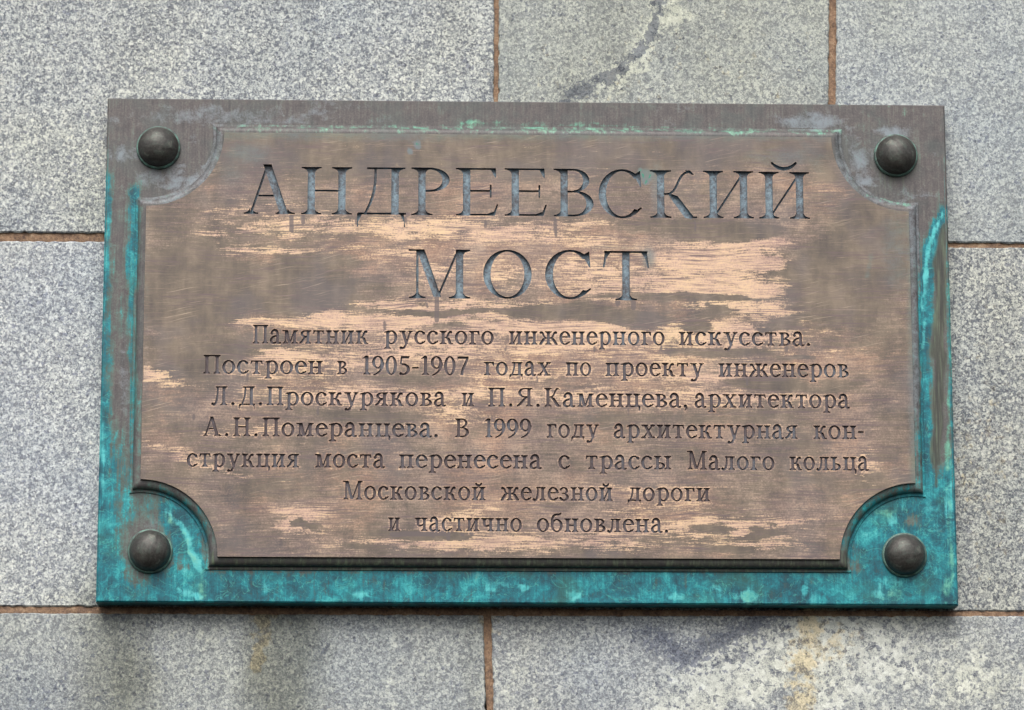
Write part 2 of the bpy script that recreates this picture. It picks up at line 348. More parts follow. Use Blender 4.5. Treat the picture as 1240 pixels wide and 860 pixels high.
def slab(u0, u1, vt0, vt1, vb0, vb1, parent, tone, us=0.0, hi=True, grain=.2):
    """one granite slab, its front face a fine grid with a slightly arrised, uneven edge"""
    nx = max(2, int((u1-u0)/(5 if hi else 30))); ny = max(2, int((vb0-vt0)/(5 if hi else 30)))
    V_, F_ = [], []
    P = {}
    d_edge = .0016; dep = .045
    for j in range(ny+1):
        for i in range(nx+1):
            fu, fv = i/nx, j/ny
            u = u0+(u1-u0)*fu+us*(fv-.5); v = (vt0*(1-fu)+vt1*fu)*(1-fv)+(vb0*(1-fu)+vb1*fu)*fv
            y = WALL_Y
            if i in (0, nx) or j in (0, ny):
                y += d_edge
                k = rng.uniform(-.55, .55) + (rng.uniform(0, 1.6) if rng.random() < .06 else 0)
                if i == 0: u += k
                if i == nx: u -= k
                if j == 0: v += k
                if j == ny: v -= k
            P[(i, j)] = len(V_); x, z = to_wall(u, v, WALL_Y); V_.append((x, y, z, u, v))
        # second line sits just inside the arris
    A = np.array(V_)
    # pull the first interior line close to the edge so the arris is narrow
    for j in range(ny+1):
        for (a, b) in ((1, 0), (nx-1, nx)):
            if nx > 3 and 0 < j < ny:
                A[P[(a, j)], [0, 2, 3, 4]] = A[P[(b, j)], [0, 2, 3, 4]]*.7+A[P[(a, j)], [0, 2, 3, 4]]*.3
    for i in range(nx+1):
        for (a, b) in ((1, 0), (ny-1, ny)):
            if ny > 3 and 0 < i < nx:
                A[P[(i, a)], [0, 2, 3, 4]] = A[P[(i, b)], [0, 2, 3, 4]]*.7+A[P[(i, a)], [0, 2, 3, 4]]*.3
    for j in range(ny):
        for i in range(nx):
            F_.append((P[(i, j)], P[(i, j+1)], P[(i+1, j+1)], P[(i+1, j)]))
    ring = [(i, 0) for i in range(nx)]+[(nx, j) for j in range(ny)]+[(i, ny) for i in range(nx, 0, -1)]+[(0, j) for j in range(ny, 0, -1)]
    base = len(A); B = A[[P[q] for q in ring]].copy(); B[:, 1] = WALL_Y+dep
    for k in range(len(ring)):
        k2 = (k+1) % len(ring)
        F_.append((P[ring[k]], P[ring[k2]], base+k2, base+k))
    F_.append(tuple(range(base+len(ring)-1, base-1, -1)))
    A = np.vstack([A, B])
    o = mesh_obj('granite_slab', A[:, :3], F_, M_gran, parent, attr=wall_fields(A[:, 3], A[:, 4]))
    o['tone'] = tone; o['grain'] = grain
    return o
wall = empty('granite_wall', (0, 0, 0), 'grey speckled granite slab wall with brown mortar joints behind the bronze plaque', 'wall')
# visible slabs:    u0    u1    top l/r      bottom l/r
slab(-330, 598.5, -360, -352, 279, 285, wall, (.96,.985,.98), -3, grain=.12)
slab(604.5, 1004.5, -352, -348, 285, 291.5, wall, (.90,.93,.88), -5, grain=.42)
slab(1013.5, 1560, -348, -342, 291.5, 298.5, wall, (.93,.975,.985), -6, grain=.40)
slab(-330, 700, 290, 296, 732.5, 737, wall, (1.04,1.07,1.11), grain=.22)
slab(707, 1560, 298.5, 300.5, 738, 741.5, wall, (.93,.94,.91), grain=.08)
slab(-330, 590.5, 741, 745, 1160, 1166, wall, (.86,.89,.89), 10, grain=.36)
slab(600, 1560, 745.5, 746.5, 1166, 1170, wall, (.92,.945,.96), 10, grain=.30)
for (a, b, t0, t1, b0, b1) in ((-1250,-339,-360,-360,276,278.5), (-1250,-339,288,289.5,730,732), (-1250,-339,739.5,740.5,1160,1160),
                               (1569,2450,-342,-338,299,302), (1569,2450,303,306,742,744), (1569,2450,748,750,1170,1176)):
    slab(a, b, t0, t1, b0, b1, wall, (.98,1.0,1.0), 0, False)
# mortar: a rough strip in each joint, set back from the stone
def joint(pts, half, depth=.0035, step=5):
    V_, F_ = [], []
    L = []
    for (a, b) in zip(pts[:-1], pts[1:]):
        n = max(1, int(math.hypot(b[0]-a[0], b[1]-a[1])/step))
        for k in range(n): L.append((a[0]+(b[0]-a[0])*k/n, a[1]+(b[1]-a[1])*k/n))
    L.append(pts[-1])
    horiz = abs(pts[-1][0]-pts[0][0]) > abs(pts[-1][1]-pts[0][1])
    for q in L:
        for s in (-1, -.45, .1, .5, 1):
            du, dv = (0, s*half) if horiz else (s*half, 0)
            x, z = to_wall(q[0]+du, q[1]+dv, WALL_Y)
            y = WALL_Y+depth+rng.uniform(-.0012, .0012)+(.001 if abs(s) == 1 else 0)
            V_.append((x, y, z))
    for k in range(len(L)-1):
        for i in range(4):
            a = k*5+i
            F_.append((a, a+1, a+6, a+5))
    mesh_obj('mortar_joint', V_, F_, M_mort, wall, smooth=True)
joint([(-1250,282),(-339,284.5),(125,287.5),(600,290.5),(1150,297.3),(1560,299.5),(2450,304)], 8)
joint([(-1250,735.5),(-339,736),(100,739),(590,741),(1160,743.7),(1560,745),(2450,747)], 7, .0022)
joint([(603,-355),(600,284)], 5.5); joint([(1010.5,-350),(1007,290)], 7.5)
joint([(703.5,298),(703.5,737)], 6); joint([(590,746),(597,862),(602,1168)], 7)
for uu in (-334.5, 1564.5):
    for a, b in ((-358, 280), (292, 733), (742, 1165)): joint([(uu, a), (uu, b)], 8, .0042)
# backing behind the slabs
vv = [(*to_wall(u, v, .07), ) for u, v in ((-1250,-340),(2450,-340),(2450,1160),(-1250,1160))]
mesh_obj('backing', [(x, .0765, z) for x, z in vv]+[(x, .12, z) for x, z in vv], [(0,3,2,1),(4,5,6,7),(0,1,5,4),(1,2,6,5),(2,3,7,6),(3,0,4,7)], M_mort, wall)

#@@GLYPH
# ------------------------------------------------------------------ lettering: an engraved book roman, drawn from strokes
class Pen:
    """units: cap height 1, baseline 0, y up; every stroke is a list of convex polygons"""
    def __init__(s, S, H, sl=.10): s.S, s.H, s.sl, s.P = S, H, sl, []
    def poly(s, pts): s.P.append(pts)
    def box(s, x0, y0, x1, y1): s.P.append([(x0,y0),(x1,y0),(x1,y1),(x0,y1)])
    def serif(s, x0, x1, y, up, L=None, R=None):
        L = s.sl if L is None else L; R = s.sl if R is None else R
        d = 1 if up else -1; H = s.H
        if L < 0: L = 0
        s.P.append(sorted_ccw([(x0-L, y), (x1+R, y), (x1+R, y+d*H*.8), (x0-L, y+d*H*.8)]))
        b = min(.07, s.sl*.8)
        if L: s.P.append(sorted_ccw([(x0-L*.75, y+d*H*.75), (x0+.01, y+d*H*.75), (x0+.01, y+d*(H+b*1.3)), (x0-L*.22, y+d*(H+b*.35))]))
        if R: s.P.append(sorted_ccw([(x1+R*.75, y+d*H*.75), (x1-.01, y+d*H*.75), (x1-.01, y+d*(H+b*1.3)), (x1+R*.22, y+d*(H+b*.35))]))
    def stem(s, x, y0, y1, top=(1, 1), bot=(1, 1), W=None):
        W = W or s.S; s.box(x, y0, x+W, y1)
        if bot: s.serif(x, x+W, y0, True, s.sl*bot[0], s.sl*bot[1])
        if top: s.serif(x, x+W, y1, False, s.sl*top[0], s.sl*top[1])
    def stroke(s, pts, ws):
        n = len(pts)
        if not hasattr(ws, '__len__'): ws = [ws]*n
        L, R = [], []
        for i, (x, y) in enumerate(pts):
            a = pts[max(0, i-1)]; b = pts[min(n-1, i+1)]
            dx, dy = b[0]-a[0], b[1]-a[1]; l = math.hypot(dx, dy) or 1
            nx, ny = -dy/l*ws[i]/2, dx/l*ws[i]/2
            L.append((x+nx, y+ny)); R.append((x-nx, y-ny))
        for i in range(n-1): s.P.append(sorted_ccw([R[i], R[i+1], L[i+1], L[i]]))
    def bez(s, p0, p1, p2, p3, w0, wm, w1, n=9):
        pts, ws = [], []
        for i in range(n+1):
            t = i/n; u = 1-t
            pts.append(tuple(u**3*p0[k]+3*u*u*t*p1[k]+3*u*t*t*p2[k]+t**3*p3[k] for k in (0, 1)))
            ws.append(w0*u*u+2*wm*u*t+w1*t*t)
        s.stroke(pts, ws)
    def diag(s, x0, y0, x1, y1, W):           # flat-ended diagonal, W measured horizontally
        s.P.append(sorted_ccw([(x0, y0), (x0+W, y0), (x1+W, y1), (x1, y1)]))
    def arc(s, cx, cy, rx, ry, a0, a1, W, H=None, n=None):
        """elliptical bowl, W thick at the sides, H thin at top and bottom"""
        H = s.H if H is None else H
        n = n or max(4, int(abs(a1-a0)/13))
        pr = None
        for i in range(n+1):
            a = math.radians(a0+(a1-a0)*i/n); c, q = math.cos(a), math.sin(a)
            o = (cx+rx*c, cy+ry*q); k = (cx+(rx-W)*c, cy+(ry-H)*q)
            if pr: s.P.append(sorted_ccw([pr[0], o, k, pr[1]]))
            pr = (o, k)
    def dot(s, x, y, r, n=10): s.P.append([(x+r*math.cos(2*math.pi*i/n), y+r*math.sin(2*math.pi*i/n)) for i in range(n)])
def sorted_ccw(p):
    a = sum(p[i][0]*p[(i+1) % len(p)][1]-p[(i+1) % len(p)][0]*p[i][1] for i in range(len(p)))
    return p if a > 0 else p[::-1]

def glyph(ch, S, H, big=False):
    """returns polygons and advance body width; ink starts at x = 0"""
    g = Pen(S, H, .115 if not big else .145)
    q = g.sl; X_ = .72
    if ch in 'ПпНнИиЙйЦц' or ch in 'Тт' and False:
        t = X_ if ch.islower() else 1.0
        W = (.80 if ch.islower() else (1.04 if big else .92)); S_ = S
        a = q*.9; b = W-q*.9-S
        g.stem(a, 0, t, (.9, .9), (.9, .9)); g.stem(b, 0, t, (.9, .9), (.9, .9))
        if ch in 'Пп': g.box(a, t-H*1.05, b+S, t-.0)
        elif ch in 'Нн': g.box(a+S*.8, t*.5-H*.5, b+S*.2, t*.5+H*.5)
        elif ch in 'Цц': g.box(a, 0, b+S, H); g.stroke([(W-H*.6, H*.5), (W-H*.6, -.12), (W-H*.8, -.19)], [H*1.5, H*1.3, H*.7])
        else: g.diag(a+S*.75, .1*t, b+S*.05, .9*t, H*1.25)
        if ch in 'йЙ': g.bez((W*.5-.16-(.1 if big else 0), t+(.19 if not big else .205)), (W*.5-.1, t+.02), (W*.5+.1, t+.02), (W*.5+.16+(.1 if big else 0), t+(.19 if not big else .205)), H*1.1, H*(3.0 if big else 2.2), H*1.1); 
        if ch in 'йЙ' and not big: g.dot(W*.5-.15, t+.17, H*.7); g.dot(W*.5+.15, t+.17, H*.7)
        return g.P, W
    if ch in 'Аа' and ch.isupper():
        W = 1.06 if big else .95; c = W*.45
        g.diag(W-q*.9-S*1.15, 0, c-S*.55, 1.03, S*1.12); g.stroke([(q*1.0, 0), (c, 1.0)], H*1.2)
        g.box(c-.215, .36, c+.26, .36+H); g.serif(q*.85, q*1.1, 0, True, q*.85, q); g.serif(W-q-S*1.1, W-q, 0, True, q*.6, q)
        return g.P, W
    if ch in 'ЛДлд':
        up = ch.isupper(); t = 1.0 if up else X_; W = (1.0 if ch == 'Д' and big else .86 if up else .78); r = W-q-S
        if ch in 'Дд':
            g.stem(r-.0, 0, t, (.0, .9), None); x0 = W*.34 if up else W*.32
            g.box(x0-q*.9, t-H, r+S, t); g.bez((x0+.04, t), (x0+.06, .5*t), (x0-.03, .28*t), (W*.16, 0), H*1.2, H*1.8, H*1.0)
            g.box(.03, 0, W-.0, H*1.1); f = -.26 if big else -.19
            for sx, dx in ((.03, .05), (W-.03, -.05)): g.poly(sorted_ccw([(sx-H*.4, .01+H*.5), (sx+dx+ (H if dx>0 else -H), .01+H*.3), (sx+dx*.15, f*.6), (sx+ (H*.3 if dx>0 else -H*.3), f), (sx-(H*.5 if dx>0 else -H*.5), f)]))
        else:
            g.stem(r, 0, t, (0, .9), (.9, .9)); x0 = W*.32
            g.box(x0-q*.4, t-H, r+S, t); g.bez((x0+.05, t), (x0+.07, .4*t), (x0, -.04), (.07, .02), H*1.2, H*1.9, H*1.5); g.dot(.06, .06, H*.95)
        return g.P, W
    if ch in 'Рр':
        if ch == 'Р':
            W = .80 if big else .72; g.stem(q, 0, 1)
            g.arc(W*.48, .745, W*.52, .255, -90, 90, S*1.0, H*1.0); g.box(q+S*.5, 1-H, W*.5, 1); g.box(q+S*.5, .49, W*.5, .49+H)
            return g.P, W
        W = .74; g.box(q, -.25, q+S, X_-.04); g.serif(q, q+S, -.25, True)
        g.poly(sorted_ccw([(0, X_-.07), (q+S, X_+.02), (q+S, X_-.12), (.0, X_-.07-H*.6)]))
        g.arc(W*.55, X_*.5, W*.45, X_*.5+.02, -140, 140, S*1.0, H*1.1)
        return g.P, W
    if ch == 'Е':
        W = .88 if big else .76; g.stem(q, 0, 1, (1, 0), (1, 0)); g.box(q, 1-H, W-.07, 1); g.box(q+S*.8, .5, W-.16, .5+H); g.box(q, 0, W-.12, H)
        g.poly(sorted_ccw([(W-.17, 1-H*.5), (W-.06, 1), (W-.05, .80), (W-.05-H*.7, .80)]))
        g.poly(sorted_ccw([(W-.16-H*.6, .38), (W-.16+H*.3, .38), (W-.16+H*.3, .65), (W-.16-H*.6, .65)]))
        g.poly(sorted_ccw([(W-.24, 0.0), (W-.08, 0.0), (W-.01, .24), (W-.01-H*.8, .24), (W-.10, .09), (W-.24, H)]))
        return g.P, W
    if ch in 'Вв':
        t = 1.0 if ch == 'В' else X_; W = (.84 if big else .78) if ch == 'В' else .66; g.box(q, 0, q+S, t); g.serif(q, q+S, 0, True, q, 0); g.serif(q, q+S, t, False, q, 0)
        g.arc(W*.5, t*.755, W*.40, t*.245, -90, 90, S*.9, H); g.arc(W*.52, t*.27, W*.48, t*.27, -90, 90, S*1.0, H)
        g.box(q+S*.5, t-H, W*.52, t); g.box(q+S*.5, 0, W*.54, H); g.box(q+S*.5, t*.54-H, W*.54, t*.54)
        return g.P, W
    if ch in 'СсОо':
        t = 1.0 if ch.isupper() else X_; W = {('О', 1): 1.0, ('О', 0): .98, ('С', 1): .93, ('С', 0): .88}.get((ch, int(big)), .70 if ch == 'о' else .62)
        c = W*.5 if ch in 'Оо' else W*.54
        if ch in 'Оо':
            g.arc(c, t*.5, W*.5, t*.5+.015, 0, 360, S*1.0, H*1.05, n=30); return g.P, W
        g.arc(c, t*.5, c, t*.5+.015, 42, 318, S*1.05, H*1.1, n=22)
        e = math.radians(42)
        if ch == 'С':
            xr = c+c*math.cos(e); g.poly(sorted_ccw([(xr-.12, t-.10), (xr+.01, t*.985), (xr+.035, t*.64), (xr+.0, t*.66)])) ; g.stroke([(xr-S*.5, .13), (xr+.04, .21)], [H*1.2, H*.8])
        else:
            g.dot(c+c*math.cos(e)-S*.35, t*.5+(t*.5)*math.sin(e)-.02, S*.52); g.stroke([(c+c*.62, .105), (W, .19)], [H*1.2, H*.7])
        return g.P, W
    if ch in 'Кк':
        t = 1.0 if ch == 'К' else X_; W = (.98 if big else .90) if ch == 'К' else .76; g.stem(q, 0, t); m = t*.48; xs = q+S
        if ch == 'К':
            g.box(xs-.02, m, xs+.10, m+H); g.bez((xs+.05, m+H*.5), (xs+.30, m+.02), (xs+.26, t-.04), (W-.17, t-.035), H, H*1.6, H*1.1)
            g.poly(sorted_ccw([(W-.26, t-.0), (W-.14, t+.0), (W-.06, t-.09), (W-.085, t-.10), (W-.15, t-.07)]))
        else:
            g.box(xs-.02, m-H*.2, xs+.10, m+H*.8); g.bez((xs+.05, m), (xs+.22, m+.02), (xs+.17, t-.03), (W-.12, t-.05), H*1.1, H*1.8, H*1.3); g.dot(W-.12, t-.07, S*.45)
        g.stroke([(xs+.10, m+.02), (xs+.22, m-.07), (W-q*.9-S*.45, .06), (W-q*.5-S*.2, 0.012)], [H, S*1.0, S*1.05, S*.5]); g.box(W-q-S*.7, 0, W, H*.9)
        return g.P, W
    if ch in 'Мм':
        t = 1.0 if ch == 'М' else X_; W = (1.27 if big else 1.14) if ch == 'М' else .93; a = q+H*.3; b = W-q-S
        g.box(a, 0, a+H*1.25, t); g.serif(a, a+H*1.25, 0, True); g.box(0, t-H*.9, a+S*.8, t)
        mx = a+(b-a)*.52
        g.diag(a+H*.2, t, mx-S*.45, .03, S*1.05); g.diag(b+S*.1, t*.98, mx+S*.05, .05, H*1.2)
        g.box(b, 0, b+S, t); g.serif(b, b+S, 0, True); g.serif(b, b+S, t, False, 0, q)
        return g.P, W
    if ch in 'Тт':
        t = 1.0 if ch == 'Т' else X_; W = (.95 if big else .86) if ch == 'Т' else .68; c = W*.5
        g.box(c-S/2, 0, c+S/2, t); g.serif(c-S/2, c+S/2, 0, True); g.box(.03, t-H*1.05, W-.03, t)
        k = .34 if big else (.24 if ch == 'Т' else .20)
        for sx, d in ((.0, 1), (W, -1)):
            g.poly(sorted_ccw([(sx+d*.05, t), (sx+d*.17, t-H*.6), (sx+d*(.04+H), t-k*.45), (sx+d*(H*.9), t-k), (sx, t-k)]))
        return g.P, W
    if ch in 'Яя':
        t = 1.0 if ch == 'Я' else X_; W = .84 if ch == 'Я' else .70; r = W-q-S; g.box(r, 0, r+S, t); g.serif(r, r+S, 0, True, q*.7, q); g.serif(r, r+S, t, False, 0, q)
        g.arc(W*.50, t*.74, W*.42, t*.26, 90, 270, S*.95, H); g.box(W*.48, t-H, r+S*.5, t); g.box(W*.48, t*.48, r+S*.5, t*.48+H)
        g.stroke([(r-.02, t*.5), (r-.14, t*.42), (.14, .10), (.0, .035)], [H*1.2, S*.75, S*.8, H*1.2]); 
        return g.P, W
    if ch == 'а':
        W = .66; g.bez((.10, X_-.16), (.12, X_+.03), (.46, X_+.09), (.46, X_-.22), H*1.1, H*2.0, S*.95); g.box(.46-S*.48, .13, .46+S*.48, X_-.2); g.dot(.12, X_-.17, S*.52)
        g.bez((.46+S*.0, .16), (.46, .0), (.56, -.01), (W, .07), S*.95, H*1.7, H*1.0)
        g.bez((.44, .43), (.20, .38), (.08, .30), (.08, .17), H*1.1, S*.6, S*1.0); g.bez((.08, .18), (.08, .0), (.30, -.04), (.45, .15), S*1.0, H*1.3, H*1.0)
        return g.P, W
    if ch == 'б':
        W = .68; g.arc(W*.5, .34, W*.5, .355, 0, 360, S*.95, H*1.05, n=28); g.bez((S*.5, .36), (.02, .80), (.18, .93), (.38, .93), S*.95, S*.75, S*.6); g.bez((.38, .93), (.5, .93), (.56, .95), (.58, 1.03), S*.6, H*1.6, H*.8)
        return g.P, W
    if ch == 'г':
        W = .60; g.stem(q, 0, X_, (1, 0), (1, 1)); g.box(q, X_-H, W-.03, X_); g.poly(sorted_ccw([(W-.16, X_-H*.6), (W-.02, X_), (W, X_-.22), (W-H*.9, X_-.22)])); return g.P, W
    if ch == 'е':
        W = .62; c = W*.54; g.arc(c, X_*.5, c, X_*.5+.012, 4, 316, S*1.05, H*1.1, n=24); g.box(S*.6, X_*.53, c+c*.93, X_*.53+H); g.stroke([(c+c*.60, .10), (W, .18)], [H*1.2, H*.7]); return g.P, W
    if ch == 'ж':
        W = 1.10; c = W*.5; g.stem(c-S/2, 0, X_)
        for d in (-1, 1):
            g.box(min(c, c+d*.2), X_*.5-H*.5, max(c, c+d*.2), X_*.5+H*.5)
            g.bez((c+d*.14, X_*.5), (c+d*.32, X_*.54), (c+d*.28, X_-.03), (c+d*.43, X_-.05), H*1.1, H*1.8, H*1.3); g.dot(c+d*.44, X_-.075, S*.45)
            g.stroke([(c+d*.17, X_*.5), (c+d*.28, X_*.40), (c+d*.45, .05), (c+d*.52, .015)], [H, S*.95, S*.95, S*.4]); g.box(min(c+d*.36, c+d*.55), 0, max(c+d*.36, c+d*.55), H*.9)
        return g.P, W
    if ch == 'з':
        W = .56; g.arc(.25, .53, .25, .20, -70, 150, S*.85, H*1.05); g.arc(.26, .195, .29, .205, -150, 72, S*1.0, H*1.05); g.box(.14, .355, .34, .355+H*.9); g.dot(.07, .59, S*.42); g.dot(.06, .13, S*.45)
        return g.P, W
    if ch == 'т': pass
    if ch == 'у':
        W = .76; g.diag(q+.0, X_, .34, .0, S*1.05); g.serif(q, q+S*.9, X_, False); g.serif(W-q-.02, W-q+.02, X_, False)
        g.stroke([(W-q, X_), (.40, .0), (.30, -.18), (.16, -.22)], [H*1.2, H*1.4, H*1.8, H*1.3]); g.dot(.11, -.19, S*.5); return g.P, W
    if ch == 'х':
        W = .78; g.diag(q*.9, X_, W-q-S, 0, S*1.1); g.stroke([(q*1.0, 0), (W-q*1.1, X_)], H*1.2)
        g.serif(q, q+S, X_, False); g.serif(W-q*1.4, W-q*.9, X_, False); g.serif(q*.8, q*1.2, 0, True); g.serif(W-q-S, W-q, 0, True); return g.P, W
    if ch == 'ч':
        W = .78; r = W-q-S; g.stem(r, 0, X_); g.box(q, X_*.66, q+S, X_); g.serif(q, q+S, X_, False); g.bez((q+S*.5, X_*.68), (q+S*.5, X_*.32), (r-.2, X_*.36), (r+.02, X_*.48), S, H*1.5, H*1.1); return g.P, W
    if ch in 'ьы':
        W = .66 if ch == 'ь' else .95; V = .64; g.stem(q, 0, X_, (1, 1), (1, 0)); g.arc(V*.50, X_*.27, V*.46, X_*.27, -90, 90, S*.95, H); g.box(q+S*.5, 0, V*.52, H); g.box(q+S*.5, X_*.54-H, V*.52, X_*.54)
        if ch == 'ы': g.stem(W-q-S, 0, X_)
        return g.P, W
    if ch == 'я': pass
    if ch == '0': g.arc(.29, .5, .29, .515, 0, 360, S*.95, H, n=30); return g.P, .58
    if ch == '1': g.stem(.17, 0, 1.0, None, (.9, .9)); g.poly(sorted_ccw([(.0, .84), (.18, 1.02), (.30, 1.02), (.2, .88)])); return g.P, .42
    if ch == '5':
        g.poly(sorted_ccw([(.12, 1.0), (.52, 1.0), (.56, 1.03), (.50, .87), (.14, .87)])); g.stroke([(.15, .98), (.09, .56)], H*1.2); g.arc(.22, .30, .34, .315, -110, 112, S*1.0, H*1.2); g.dot(.10, .06, S*.5); return g.P, .58
    if ch == '7': g.poly(sorted_ccw([(.0, 1.0), (.56, 1.0), (.55, .86), (.04, .86), (.0, .74)])); g.stroke([(.52, .95), (.40, .62), (.26, .28), (.22, .0)], [H*1.4, H*1.8, S*.8, S*.95]); return g.P, .58
    if ch == '9':
        g.arc(.29, .67, .29, .345, 0, 360, S*.95, H, n=26); g.bez((.54, .66), (.56, .30), (.34, .08), (.08, -.01), S*.9, S*.6, H*.9); return g.P, .58
    if ch in '.': g.dot(.09, .07, .095, 12); return g.P, .18
    if ch == ',': g.dot(.09, .07, .095, 12); g.stroke([(.15, .06), (.14, -.05), (.04, -.17)], [H*1.8, H*1.5, H*.6]); return g.P, .18
    if ch == '-': g.box(0, .33, .32, .33+H*1.3); return g.P, .32
    raise ValueError(ch)

#@@PLAQUE
PY = -.014                                         # front of the raised panel; the plate front is y = 0
plaque = empty('memorial_plaque', (0, .03, 0), 'weathered bronze memorial plaque with Cyrillic lettering and bright turquoise lower border, bolted on grey granite', 'plaque')
plaque.location = (0, 0, 0)

def corner(u, v, y): return np.array(to_wall(u, v, y))
x0 = (corner(176, 280, PY)[0]+corner(170.5, 580, PY)[0])/2
x1 = (corner(1103, 270, PY)[0]+corner(1106.5, 585, PY)[0])/2
zt = (corner(300, 160.5, PY)[1]+corner(1000, 166.5, PY)[1])/2
zb = (corner(300, 674.5, PY)[1]+corner(1000, 677, PY)[1])/2
RAD = .0905
NA = 28
def outline(d):
    """notched rectangle pushed outwards by d; always the same number of points"""
    pts = []
    r = RAD-d; h = math.sqrt(max(r*r-d*d, 1e-9)); a_off = math.asin(d/r)
    # corners counter-clockwise starting bottom left; notch centre, start angle, end angle
    for cx, cz, a0, a1 in ((x0, zb, 90, 0), (x1, zb, 180, 90), (x1, zt, 270, 180), (x0, zt, 360, 270)):
        A0 = math.radians(a0)+a_off; A1 = math.radians(a1)-a_off
        for i in range(NA+1):
            a = A0+(A1-A0)*i/NA
            pts.append((cx+r*math.cos(a), cz+r*math.sin(a)))
    return pts
# plate outer rectangle
PO = [corner(116, 729, 0), corner(1160.5, 733, 0), corner(1144, 127.5, 0), corner(130.5, 118.7, 0)]
ox0 = (PO[0][0]+PO[3][0])/2; ox1 = (PO[1][0]+PO[2][0])/2; ozb = (PO[0][1]+PO[1][1])/2; ozt = (PO[2][1]+PO[3][1])/2

BOLTS = [(corner(192, 179.5, 0), ), (corner(1084.5, 189, 0), ), (corner(182, 668, 0), ), (corner(1095, 672.5, 0), )]

